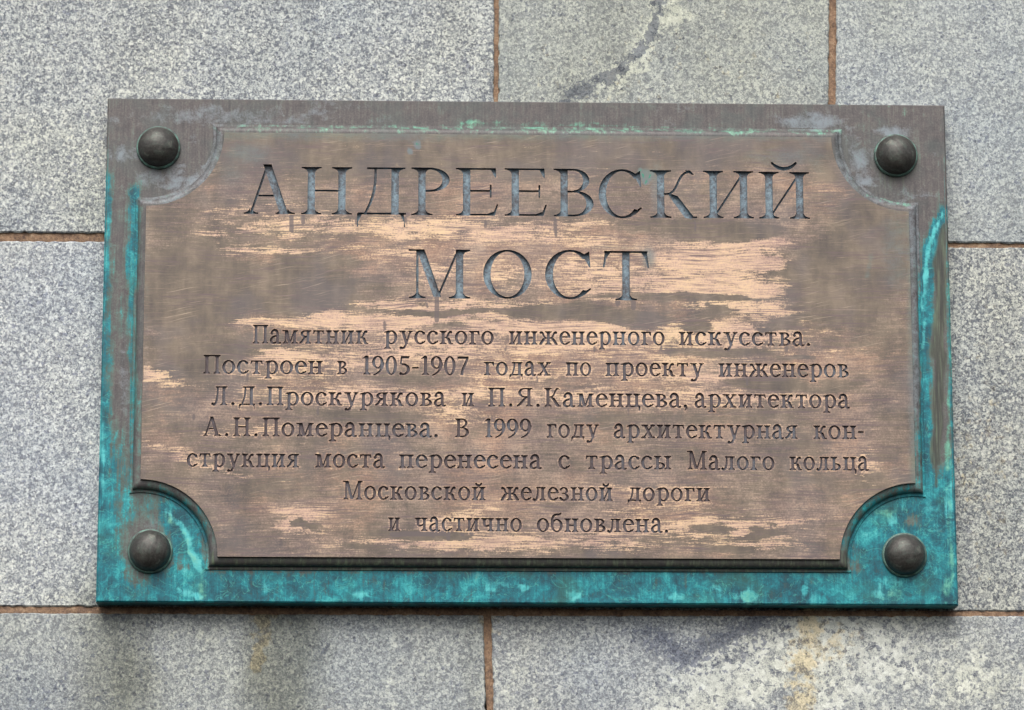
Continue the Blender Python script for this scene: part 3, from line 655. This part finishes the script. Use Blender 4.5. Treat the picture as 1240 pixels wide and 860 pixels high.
def frame_fields(U, V):
    U0, V0 = U, V
    U = U0+vnoise(U0, V0, 16, 30, 21, 3)*5; V = V0+vnoise(U0, V0, 16, 26, 22, 3)*6
    n = len(U)
    teal = smax([
        sst(V, 560, 640)*sst(225-U, 0, 60)*.9,
        sst(V, 684, 697)*.86,
        pline(U, V, [(124,300),(121,400),(117,520),(116,740)], 15, .95)*sst(V, 225, 330),
        pline(U, V, [(130,215),(126,300)], 7, .85),
        pline(U, V, [(163,232),(163,300),(160,345),(152,400)], 10, .9), pline(U, V, [(162,320),(161,560)], 7, .62),
        pline(U, V, [(150,500),(142,600)], 22, .8)*sst(V, 480, 560),
        ell(U, V, 215, 635, 55, 48, .95), ell(U, V, 160, 710, 70, 30, .95),
        ell(U, V, 1070, 640, 66, 66, .98), ell(U, V, 1140, 650, 45, 80, .98),
        pline(U, V, [(1146,252),(1126,300),(1121,340),(1120,440),(1122,560),(1135,620)], 9, .98),
        pline(U, V, [(1151,320),(1156,560),(1158,740)], 5, .75), sst(V, 560, 600)*sst(U, 1100, 1125)*.95,
        ell(U, V, 1115, 560, 12, 60, .9),
        pline(U, V, [(126,300),(121,400),(119,480)], 6, 1.15), pline(U, V, [(121,480),(122,600),(135,680)], 13, 1.12), pline(U, V, [(200,618),(222,640),(236,675),(240,690)], 9, 1.4), pline(U, V, [(210,690),(215,715),(245,725)], 5, 1.25), ell(U, V, 175, 712, 40, 12, 1.05),
        pline(U, V, [(1143,256),(1124,300),(1118,345),(1119,420)], 6, 1.35), pline(U, V, [(1118,460),(1120,600)], 4, 1.2), ell(U, V, 1150, 600, 8, 40, 1.15),
        ell(U, V, 1080, 632, 34, 12, 1.25, -15), ell(U, V, 1090, 705, 60, 16, 1.05), ell(U, V, 600, 712, 30, 12, 1.15), ell(U, V, 500, 706, 26, 16, 1.05), ell(U, V, 440, 720, 22, 10, 1.25), ell(U, V, 635, 712, 14, 8, 1.3),
        ell(U, V, 820, 722, 22, 8, 1.3), ell(U, V, 905, 720, 20, 12, 1.3), ell(U, V, 870, 716, 14, 14, 1.15), ell(U, V, 975, 712, 10, 16, 1.3), ell(U, V, 1060, 718, 26, 10, 1.15), ell(U, V, 320, 712, 26, 12, 1.1), ell(U, V, 700, 722, 26, 8, 1.25), ell(U, V, 225, 720, 20, 8, 1.2),
    ])
    pale = smax([
        pline(U, V, [(260,154),(600,157),(1020,163)], 4.5, .52), pline(U, V, [(1050,240),(1105,248)], 6, .5),
        pline(U, V, [(131,120),(1144,129)], 2.0, .30), pline(U, V, [(560,150),(760,152)], 5, .5),
        pline(U, V, [(200,622),(222,645),(235,680)], 6, .46), pline(U, V, [(165,238),(163,330)], 4, .42),
        pline(U, V, [(1150,330),(1153,420),(1148,580),(1152,700)], 5, .55), ell(U, V, 1145, 715, 14, 24, .55),
        ell(U, V, 245, 715, 9, 26, .5), ell(U, V, 905, 722, 16, 10, .55), ell(U, V, 1075, 620, 30, 8, .5),
        ell(U, V, 790, 715, 12, 20, .3), ell(U, V, 1010, 700, 60, 14, .36), ell(U, V, 690, 716, 16, 10, .4),
        pline(U, V, [(131,250),(127,400)], 2.5, .35), ell(U, V, 1052, 135, 4, 10, .5), ell(U, V, 1094, 135, 4, 10, .5),
        ell(U, V, 1080, 720, 30, 10, .45), ell(U, V, 450, 715, 20, 12, .34)])
    film = smax([ell(U, V, 260, 140, 110, 14, .55), ell(U, V, 185, 215, 25, 14, .55), ell(U, V, 210, 212, 14, 16, .6), ell(U, V, 235, 215, 22, 8, .5, -35),
                 ell(U, V, 235, 170, 8, 10, .5), ell(U, V, 980, 145, 40, 14, .5), ell(U, V, 1085, 160, 18, 8, .75),
                 ell(U, V, 1040, 200, 12, 50, .5, -15), ell(U, V, 1095, 240, 30, 14, .4), ell(U, V, 150, 220, 6, 60, .3), ell(U, V, 150, 460, 7, 80, .5), ell(U, V, 185, 635, 14, 12, .5)])
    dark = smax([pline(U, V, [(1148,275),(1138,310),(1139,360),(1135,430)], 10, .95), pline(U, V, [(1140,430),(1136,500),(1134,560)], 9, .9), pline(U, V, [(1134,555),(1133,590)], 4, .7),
                 ell(U, V, 162, 450, 6, 100, .45), ell(U, V, 156, 560, 5, 40, .35), ell(U, V, 192, 186, 31, 31, .62), ell(U, V, 1084, 196, 32, 32, .66), ell(U, V, 180, 674, 29, 29, .5), ell(U, V, 1093, 679, 29, 28, .45), ell(U, V, 585, 700, 40, 8, .22), ell(U, V, 262, 700, 16, 10, .35)])  # round patches at the bolts paint their contact shadow onto the plate
    # bare grey ring of metal round the bolts
    bare = smax([ell(U, V, 172, 655, 30, 38, 1.), ell(U, V, 168, 690, 20, 22, .7), ell(U, V, 1102, 632, 10, 10, .8), ell(U, V, 145, 340, 6, 90, .5), ell(U, V, 147, 460, 9, 110, .75)])
    teal = teal*(1-bare*.9)
    teal = teal+vnoise(U0, V0, 20, 60, 23, 4)*.34*(teal > .3)
    pale = pale+vnoise(U0, V0, 10, 14, 24, 3)*.22*(pale > .08)
    dark = dark+sst(V0, 560, 640)*np.clip(vnoise(U0, V0, 26, 22, 25, 4)-.12, 0, 1)*.9
    film = film+np.clip(vnoise(U0, V0, 60, 18, 26, 4), 0, 1)*.75*(V0 < 240)
    return np.stack([teal, pale, film, dark], -1)

def cdt(points, faces_in, eps=1e-5):
    vs = [Vector((p[0]*1000, p[1]*1000)) for p in points]
    r = delaunay_2d_cdt(vs, [], faces_in, 1, eps, True)
    V_ = np.array([(v.x/1000, v.y/1000) for v in r[0]])
    return V_, r[2], r[5]

# back plate: front sheet with the opening, bevel, sides
D_OUT = .0135
inner = outline(D_OUT)
bz = .0016
rect = [(ox0+bz, ozb+bz), (ox1-bz, ozb+bz), (ox1-bz, ozt-bz), (ox0+bz, ozt-bz)]
pts = list(rect)
pts += inner; f_rect = [0, 1, 2, 3]; f_in = list(range(4, 4+len(inner)))
st = .0030
gx = np.arange(ox0+bz+st*.5, ox1-bz, st); gz = np.arange(ozb+bz+st*.5, ozt-bz, st)
def inside_panel(x, z, d, m=0.0):
    """is the point inside the outline pushed out by d (margin m outwards)"""
    r = RAD-d; i = (x > x0-d-m) & (x < x1+d+m) & (z > zb-d-m) & (z < zt+d+m)
    for cx, cz in ((x0, zb), (x1, zb), (x1, zt), (x0, zt)): i &= np.hypot(x-cx, z-cz) > r-m
    return i
GX, GZ = np.meshgrid(gx, gz); GX = GX.ravel()+np.random.RandomState(1).uniform(-.0006, .0006, GX.size); GZ = GZ.ravel()+np.random.RandomState(2).uniform(-.0006, .0006, GZ.size)
keep = ~inside_panel(GX, GZ, D_OUT, .0006)
pts += list(zip(GX[keep], GZ[keep]))
V_, F_, orig = cdt(pts, [f_rect, f_in])
def cents(V_, F_): return np.array([V_[list(f)].mean(axis=0) for f in F_]).T
cx_, cz_ = cents(V_, F_)
F_ = [f for f, i in zip(F_, inside_panel(cx_, cz_, D_OUT, .00003)) if not i]
vv = [(a, 0.0, b) for a, b in V_]
base = len(vv)
for yy, e in ((bz, 0), (WALL_Y-.0025, 0)):
    for (xx, zz) in ((ox0+e, ozb+e), (ox1-e, ozb+e), (ox1-e, ozt-e), (ox0+e, ozt-e)): vv.append((xx, yy, zz))
# bevel strips are finely divided so the patina carries over the edge
def strip(p, q, yp, yq, n):
    b = len(vv)
    for i in range(n+1):
        t = i/n
        vv.append((p[0][0]+(p[1][0]-p[0][0])*t, yp, p[0][1]+(p[1][1]-p[0][1])*t)); vv.append((q[0][0]+(q[1][0]-q[0][0])*t, yq, q[0][1]+(q[1][1]-q[0][1])*t))
    for i in range(n): F_.append((b+2*i+1, b+2*i+3, b+2*i+2, b+2*i))
full = [(ox0, ozb), (ox1, ozb), (ox1, ozt), (ox0, ozt)]
for i in range(4):
    j = (i+1) % 4
    strip((rect[i], rect[j]), (full[i], full[j]), 0.0, bz, 200); strip((full[i], full[j]), (full[i], full[j]), bz, WALL_Y-.0025, 200)
A = np.array(vv); U, Vc = to_chart(A[:, 0], A[:, 2], 0.0)
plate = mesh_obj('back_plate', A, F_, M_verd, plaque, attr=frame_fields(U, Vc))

# moulding swept round the panel
prof = [(0, 14), (0, 10.5), (1.2, 10.2), (2.2, 10.2)]
for k in range(1, 8):
    a = math.radians(90*k/7); prof.append((2.2+7.6*math.sin(a), 3.6+6.6*math.cos(a)))
prof += [(9.9, 2.0), (13.0, 1.7), (13.5, 1.2), (13.5, -.5)]
VV, FF = [], []
def dense(o):
    """split the long straight runs so the patina has something to sit on"""
    out = []
    for i in range(len(o)):
        a, b = o[i], o[(i+1) % len(o)]; out.append(a)
        if (i+1) % (NA+1) == 0:
            n = 160
            for k in range(1, n): out.append((a[0]+(b[0]-a[0])*k/n, a[1]+(b[1]-a[1])*k/n))
    return out
for d, h in prof:
    for (xx, zz) in dense(outline(d/1000)): VV.append((xx, -h/1000, zz))
n = len(dense(outline(0)))
for r in range(len(prof)-1):
    for i in range(n):
        j = (i+1) % n; FF.append((r*n+i, (r+1)*n+i, (r+1)*n+j, r*n+j))
A = np.array(VV); U, Vc = to_chart(A[:, 0], A[:, 2], 0.0)
fa = frame_fields(U, Vc)
# moulding has its underside shade painted in as darker bronze, thin green on top and in the lower notches
bot_shade = sst(Vc, 660, 672)*sst(U, 240, 262)*sst(1040-U, 0, 20)
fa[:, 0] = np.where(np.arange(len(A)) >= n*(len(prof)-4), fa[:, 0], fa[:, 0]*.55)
fa[:, 0] *= 1-bot_shade*.45*(np.arange(len(A)) < n*(len(prof)-3))
fa[:, 3] = np.maximum(fa[:, 3]*.3, bot_shade*.62)
fa[:, 1] = np.maximum(fa[:, 1], .42*sst(170-Vc, 0, 8)*(U > 262)*(U < 1022))
fa[:, 2] = np.maximum(fa[:, 2], .5*((U < 270) | (U > 1010))*(Vc < 250))
fa[:, 2] = np.maximum(fa[:, 2], .55*(U > 1098)*(Vc > 250)*(Vc < 600))
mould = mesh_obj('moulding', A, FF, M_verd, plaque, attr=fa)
for p_ in mould.data.polygons:
    r = p_.index//n; p_.use_smooth = 3 <= r <= 9

# bolts
for ((bx, bzv),) in BOLTS:
    VV, FF = [], []; N = 40
    prof_b = [(.0248, .004)]+[(.0240*math.cos(math.radians(a)), .0055+.0185*math.sin(math.radians(a))) for a in np.linspace(0, 86, 12)]
    for r, h in prof_b:
        for i in range(N): t = 2*math.pi*i/N; VV.append((r*math.cos(t), -h, r*math.sin(t)))
    for k in range(len(prof_b)-1):
        for i in range(N): j = (i+1) % N; FF.append((k*N+i, k*N+j, (k+1)*N+j, (k+1)*N+i))
    FF.append(tuple((len(prof_b)-1)*N+i for i in range(N)))
    b = mesh_obj('bolt_head', VV, FF, M_bolt, plaque, smooth=True); b.location = (bx, 0, bzv); b.rotation_euler.y = rng.uniform(0, 6)
    VV, FF = [], []
    pc = [(.0262, -.0004), (.0262, .0028), (.0255, .0045), (.0240, .0052), (.0225, .0046)]
    for r, h in pc:
        for i in range(N): t = 2*math.pi*i/N; VV.append((r*math.cos(t), -h, r*math.sin(t)))
    for k in range(len(pc)-1):
        for i in range(N): j = (i+1) % N; FF.append((k*N+i, k*N+j, (k+1)*N+j, (k+1)*N+i))
    mesh_obj('collar', VV, FF, M_coll, b, smooth=True)

# ------------------------------------------------------------------ text layout (chart positions: left, right, baseline at both ends)
words = []    # (text, ul, ur, v base left, v base right, cap height, big?)
for ch, a, b, vt, vb in (('А',295,357,200.5,259), ('Н',364.5,426,202,259.5), ('Д',431.5,491.5,202.5,259.8), ('Р',498,544.5,202.8,260.5), ('Е',552,604,203.3,261),
                         ('Е',611,663,203.7,261.3), ('В',670.5,719,204.3,262), ('С',725,778,205.5,263.5), ('К',787.5,844.5,206,263.8), ('И',852,913,206.8,264), ('Й',919.5,981,208,264.7),
                         ('М',494.5,569.5,301.8,361), ('О',585,644,303,361), ('С',660,716.5,303,361.5), ('Т',730,786.5,303.8,363.5)):
    words.append((ch, a, b, vb, vb+(b-a)*.0083, vb-vt, True))
def line(vl, vr, ul, ur, ws, cap=22.8):
    for t, a, b in ws:
        f = lambda u: vl+(vr-vl)*(u-ul)/(ur-ul)
        words.append((t, a, b, f(a), f(b), cap, False))
line(416, 419, 306, 981, (('Памятник',306,446), ('русского',465,598), ('инженерного',616,805), ('искусства.',822,981)))
line(452.5, 457.3, 246, 1028, (('Построен',246,391), ('в',408,420.5), ('1905-1907',438,568), ('годах',586,667), ('по',685,716), ('проекту',733,852), ('инженеров',870,1028)))
line(490.5, 494.5, 256, 1029, (('Л.Д.Проскурякова',256,540), ('и',559,574), ('П.Я.Каменцева,',591,832), ('архитектора',841,1029)))
line(528, 532, 246, 1046, (('А.Н.Померанцева.',246,530), ('В',551,568), ('1999',586,643), ('году',662,725), ('архитектурная',743,966), ('кон-',985,1046)))
line(565.3, 570, 226, 1052, (('струкция',226,362), ('моста',381,466), ('перенесена',483,656), ('с',676,690), ('трассы',709,813), ('Малого',832,938), ('кольца',956,1052)))
line(605, 607.3, 415, 860, (('Московской',415,588), ('железной',606,742), ('дороги',760,860)))
line(643, 645, 470, 809, (('и',470,484.5), ('частично',502,632), ('обновлена.',650,809)))

letters = []   # (char, big, [polygons in metres])
for t, a, b, va, vb, cap, big in words:
    pa = corner(a, va, PY); pb = corner(b, vb, PY)
    ph = corner(a, va-cap, PY); sc = ph[1]-pa[1]
    wid = pb[0]-pa[0]
    if big:
        P, W = glyph(t, .152, .040, True); sx = wid/W
        letters.append((t, True, [[(pa[0]+x*sx, pa[1]+(pb[1]-pa[1])*(x/W)+y*sc) for x, y in q] for q in P])); continue
    gs = [glyph(c, .168, .078) for c in t]
    nat = sum(W for _, W in gs)
    gapn = [.085 if c not in '.,' else .24 for c in t[:-1]]
    for k in range(len(t)-1):
        if t[k+1] in '.,': gapn[k] = .13 if t[k].islower() else .20
    k = 1.0
    tot = nat+sum(gapn)
    ks = wid/(tot*sc)                               # overall horizontal scale
    if len(t) == 1: ks = wid/(nat*sc)
    x = 0.0
    for i, (P, W) in enumerate(gs):
        pol = []
        for q in P:
            pol.append([(pa[0]+(x+px)*sc*ks, pa[1]+(pb[1]-pa[1])*((x+px)*sc*ks/wid)+py*sc) for px, py in q])
        letters.append((t[i], False, pol))
        x += W+(gapn[i] if i < len(gapn) else 0)
print('letters', len(letters), 'small-word scale sample')

# ------------------------------------------------------------------ panel sheet with the letters cut out of it
def panel_fields(U, V):
    U0, V0 = U, V
    U = U0+vnoise(U0, V0, 60, 7, 31, 3)*26; V = V0+vnoise(U0, V0, 60, 22, 32, 3)*7
    cu = smax([
        ell(U,V,330,246,46,7,.52), ell(U,V,262,258,40,5,.5,-3), ell(U,V,255,285,30,4,.5), ell(U,V,430,275,180,12,.62), ell(U,V,560,280,130,14,.68), ell(U,V,330,302,110,6,.6,2), ell(U,V,268,308,28,4,.6),
        ell(U,V,460,305,90,12,.5), ell(U,V,870,318,85,26,.92), ell(U,V,905,296,60,8,.85), ell(U,V,700,270,110,6,.5), ell(U,V,850,345,120,20,.85,6), ell(U,V,920,375,80,14,.75,8), ell(U,V,640,292,130,9,.7), ell(U,V,720,335,70,30,.58), ell(U,V,620,335,40,24,.5), ell(U,V,540,330,40,28,.45),
        ell(U,V,470,368,50,9,.86), ell(U,V,560,375,90,12,.86), ell(U,V,320,388,80,7,.82), ell(U,V,262,394,26,4,.9), ell(U,V,450,390,140,12,.84), ell(U,V,700,398,190,12,.86), ell(U,V,860,400,120,14,.8), ell(U,V,330,430,90,10,.72), ell(U,V,560,425,260,14,.6), ell(U,V,850,425,140,12,.62),
        ell(U,V,500,452,240,12,.52), ell(U,V,570,475,120,10,.66), ell(U,V,860,455,110,12,.6), ell(U,V,400,478,110,14,.55), ell(U,V,800,480,180,14,.52), ell(U,V,187,455,18,9,.86), ell(U,V,205,463,22,6,.7), ell(U,V,540,500,60,14,.55),
        ell(U,V,365,630,34,16,.80), ell(U,V,205,545,30,7,.56,25), ell(U,V,255,565,45,6,.5,20), ell(U,V,540,628,70,8,.6,-14), ell(U,V,450,655,90,8,.5,-10), ell(U,V,560,655,160,12,.74), ell(U,V,860,640,80,14,.72), ell(U,V,800,615,80,8,.5), ell(U,V,920,655,60,8,.6), ell(U,V,940,640,70,5,.62,-12),
        ell(U,V,1055,560,10,24,.45), ell(U,V,1000,340,70,4,.45,4), ell(U,V,700,655,130,14,.55), ell(U,V,300,520,60,8,.35), ell(U,V,780,590,90,8,.4)])
    def pat(U, V, cx, cy, rx, ry, s_=1.0, ang=0.0):      # patches of old coat, flat inside with a quick edge
        c, n = math.cos(math.radians(ang)), math.sin(math.radians(ang)); dx, dy = U-cx, V-cy
        return s_*np.exp(-(((dx*c+dy*n)/(rx*1.1))**2+((-dx*n+dy*c)/(ry*1.15))**2)**2.6)
    dk = smax([pat(U,V,335,348,95,26,.9), pat(U,V,225,355,60,50,.8), pat(U,V,870,280,85,10,.95), pat(U,V,790,275,45,8,.6), pat(U,V,1010,335,55,45,.95), pat(U,V,700,379,55,9,1.), pat(U,V,640,378,70,4,.8), pat(U,V,770,384,30,9,1.), pat(U,V,842,394,18,7,1.), pat(U,V,868,377,14,6,.9,-15),
               pat(U,V,855,362,60,3,.7), pat(U,V,800,359,60,3,.6), pat(U,V,960,385,40,4,.7,-10), pat(U,V,940,396,30,4,.6,-15), pat(U,V,1065,290,45,60,.9), pat(U,V,860,425,60,5,.8), pat(U,V,960,430,30,3,.8), pat(U,V,930,463,45,7,1.), pat(U,V,960,455,24,4,.7), pat(U,V,500,455,60,10,.5), pat(U,V,375,408,50,8,.4), pat(U,V,320,410,60,10,.45),
               pat(U,V,390,318,60,10,.5), pat(U,V,450,350,30,14,.4), pat(U,V,540,378,50,3,.8), pat(U,V,545,395,30,3,.6), pat(U,V,250,430,55,22,.7), pat(U,V,1000,465,40,8,.5), pat(U,V,440,505,60,9,.6), pat(U,V,780,510,120,9,.4), pat(U,V,366,633,14,4,.9,10), pat(U,V,860,642,25,4,.7), pat(U,V,925,646,16,5,.8), pat(U,V,880,662,30,3,.6), pat(U,V,515,647,45,5,1.), pat(U,V,440,663,35,3,.6)])
    cu = cu*.95+vnoise(U0, V0, 50, 8, 33, 4)*.34*(cu > .15)-dk*1.2
    pink = smax([sst(V,205,250)*.34, ell(U,V,330,250,110,40,.48), ell(U,V,560,240,350,30,.50), ell(U,V,900,235,110,34,.52), ell(U,V,630,320,380,65,.72), ell(U,V,640,440,430,75,.74), ell(U,V,1010,460,80,70,.66), ell(U,V,1040,540,50,60,.55), ell(U,V,600,520,430,40,.58), ell(U,V,280,500,90,40,.5), ell(U,V,200,545,40,40,.5),
                 ell(U,V,700,620,360,50,.62), ell(U,V,360,625,90,40,.55), ell(U,V,620,575,430,50,.50), ell(U,V,960,300,60,40,.6), ell(U,V,190,480,20,80,.45), ell(U,V,400,650,120,30,.55)])-dk*.75
    pink = pink+vnoise(U0, V0, 70, 16, 34, 4)*.30+vnoise(U0, V0, 25, 60, 35, 3)*.12
    pink = pink*(1-.8*sst(200-V, 0, 25))
    UV_ = (U, V); U, V = U0, V0
    grn = smax([sst(182-V, 0, 20)*.55, ell(U,V,300,185,30,14,.55), ell(U,V,280,210,20,20,.4), ell(U,V,782,212,10,8,1.1), pline(U,V,[(776,206),(782,222),(789,210)],2.6,1.7), ell(U,V,795,225,9,30,.6), ell(U,V,785,312,9,14,.75), ell(U,V,740,300,50,4,.4), pline(U,V,[(505,174),(506,177)],3.5,1.7), pline(U,V,[(496,182),(497,184)],3,1.5),
                pline(U,V,[(1104,250),(1108,600)],9,.62), ell(U,V,1085,300,20,60,.45), ell(U,V,950,190,60,12,.45), ell(U,V,985,190,12,30,.4,-30), pline(U,V,[(179,240),(174,600)],5,.28), ell(U,V,930,215,60,40,.2), pline(U,V,[(1050,335),(1055,310)],4,.5), ell(U,V,670,330,12,25,.3), ell(U,V,600,310,40,5,.2)])
    U, V = U0, V0
    drip = smax([pline(U,V,[(588,266),(588,276)],2.5,.8), pline(U,V,[(842,268),(842,280)],2.5,.7), pline(U,V,[(720,418),(720,425)],2.5,.8), pline(U,V,[(650,456),(650,463)],2.5,.7), pline(U,V,[(905,458),(905,466)],2.5,.8), pline(U,V,[(300,453),(300,461)],2.5,.8), pline(U,V,[(760,494),(760,503)],2.5,.7), pline(U,V,[(385,493),(385,502)],2.5,.7), pline(U,V,[(612,418),(612,424)],2.5,.8), pline(U,V,[(515,363),(518,372)],3,.7), pline(U,V,[(353,255),(353,280)],3.,1.), pline(U,V,[(367,257),(367,270)],3.,.9), pline(U,V,[(529,356),(529,388)],3.2,1.1), ell(U,V,440,285,16,12,.4), pline(U,V,[(431,262),(432,272)],3,.8), pline(U,V,[(490,262),(491,274)],3,.8), pline(U,V,[(672,265),(673,285)],3,.8), pline(U,V,[(748,363),(748,368)],4,.9), pline(U,V,[(767,364),(767,373)],4,.9),
                 pline(U,V,[(475,647),(540,646)],4,.9), pline(U,V,[(543,645),(543,653)],3,1.), pline(U,V,[(560,645),(560,648)],3,.9), pline(U,V,[(571,645),(571,648)],3,.9), pline(U,V,[(524,645),(524,650)],3,.9), pline(U,V,[(466,390),(466,402)],3,.8), pline(U,V,[(800,418),(800,423)],3,.8), pline(U,V,[(952,420),(952,425)],3,.8), pline(U,V,[(882,420),(882,424)],3,.7), ell(U,V,235,505,3,5,.8), pline(U,V,[(360,345),(360,360)],2.5,.6),
                 pline(U,V,[(452,300),(468,350),(468,385)],2.2,.35)])
    return np.stack([np.clip(cu, -.4, 1.2), grn, pink, drip], -1)

pts = list(outline(0)); faces_in = [list(range(len(pts)))]
owner = [-1]
for li, (ch, big, pol) in enumerate(letters):
    for q in pol:
        b = len(pts); pts += q; faces_in.append(list(range(b, b+len(q)))); owner.append(li)
st = .0028
gx = np.arange(x0+st*.5, x1, st); gz = np.arange(zb+st*.5, zt, st)
GX, GZ = np.meshgrid(gx, gz); rs = np.random.RandomState(5)
GX = GX.ravel()+rs.uniform(-.0007, .0007, GX.size); GZ = GZ.ravel()+rs.uniform(-.0007, .0007, GZ.size)
keep = inside_panel(GX, GZ, 0, -.0008)
pts += list(zip(GX[keep], GZ[keep]))
V_, F_, orig = cdt(pts, faces_in, 1e-4)
own = []
for o in orig:
    k = -1
    for q in o:
        if owner[q] >= 0: k = owner[q]; break
    own.append(k)
cx_, cz_ = cents(V_, F_)
pf = [f for f, k, i in zip(F_, own, inside_panel(cx_, cz_, 0, .00003)) if k < 0 and i]
used = sorted({i for f in pf for i in f}); mp = {v: i for i, v in enumerate(used)}
PVx = V_[used]
A = np.stack([PVx[:, 0], np.full(len(PVx), PY), PVx[:, 1]], -1)
U, Vc = to_chart(A[:, 0], A[:, 2], PY)
pfld = panel_fields(U, Vc)
rimv = {}
for f, k in zip(F_, own):
    if k >= 0:
        for i in f: rimv[i] = k
for i, k in rimv.items():                          # lettering edges catch the rubbing first
    if i in mp:
        j = mp[i]; big = letters[k][1]
        pfld[j, 0] += .10 if big else .34; pfld[j, 2] += .25 if big else .6; pfld[j, 3] *= .3
panel = mesh_obj('inscription_panel', A, [tuple(mp[i] for i in f) for f in pf], M_panel, plaque, attr=pfld)
tri = {}
for f, k in zip(F_, own):
    if k >= 0: tri.setdefault(k, []).append(f)
for k, fs in tri.items():
    ch, big, _ = letters[k]
    dep = .0056 if big else .0032
    edges = {}
    for f in fs:
        for a, b in zip(f, f[1:]+f[:1]): edges[(a, b)] = 1
    rim = [(a, b) for (a, b) in edges if (b, a) not in edges]
    ids = sorted({i for f in fs for i in f}); m = {v: i for i, v in enumerate(ids)}
    cx, cz = V_[ids].mean(axis=0)
    VV = [(V_[i][0]-cx, dep, V_[i][1]-cz) for i in ids]; n0 = len(VV)
    m2 = {}
    for a, b in rim:
        for q in (a, b):
            if q not in m2: m2[q] = len(VV); VV.append((V_[q][0]-cx, 0, V_[q][1]-cz))
    FF = [tuple(m[i] for i in f) for f in fs]+[(m[a], m[b], m2[b], m2[a]) for a, b in rim]
    nm = 'digit' if ch.isdigit() else {'.': 'full_stop', ',': 'comma', '-': 'hyphen'}.get(ch, 'letter')
    o = mesh_obj(nm, VV, FF, M_let if big else M_slet, panel); o.location = (cx, PY, cz)
print('panel tris', len(pf), 'letters', len(tri))
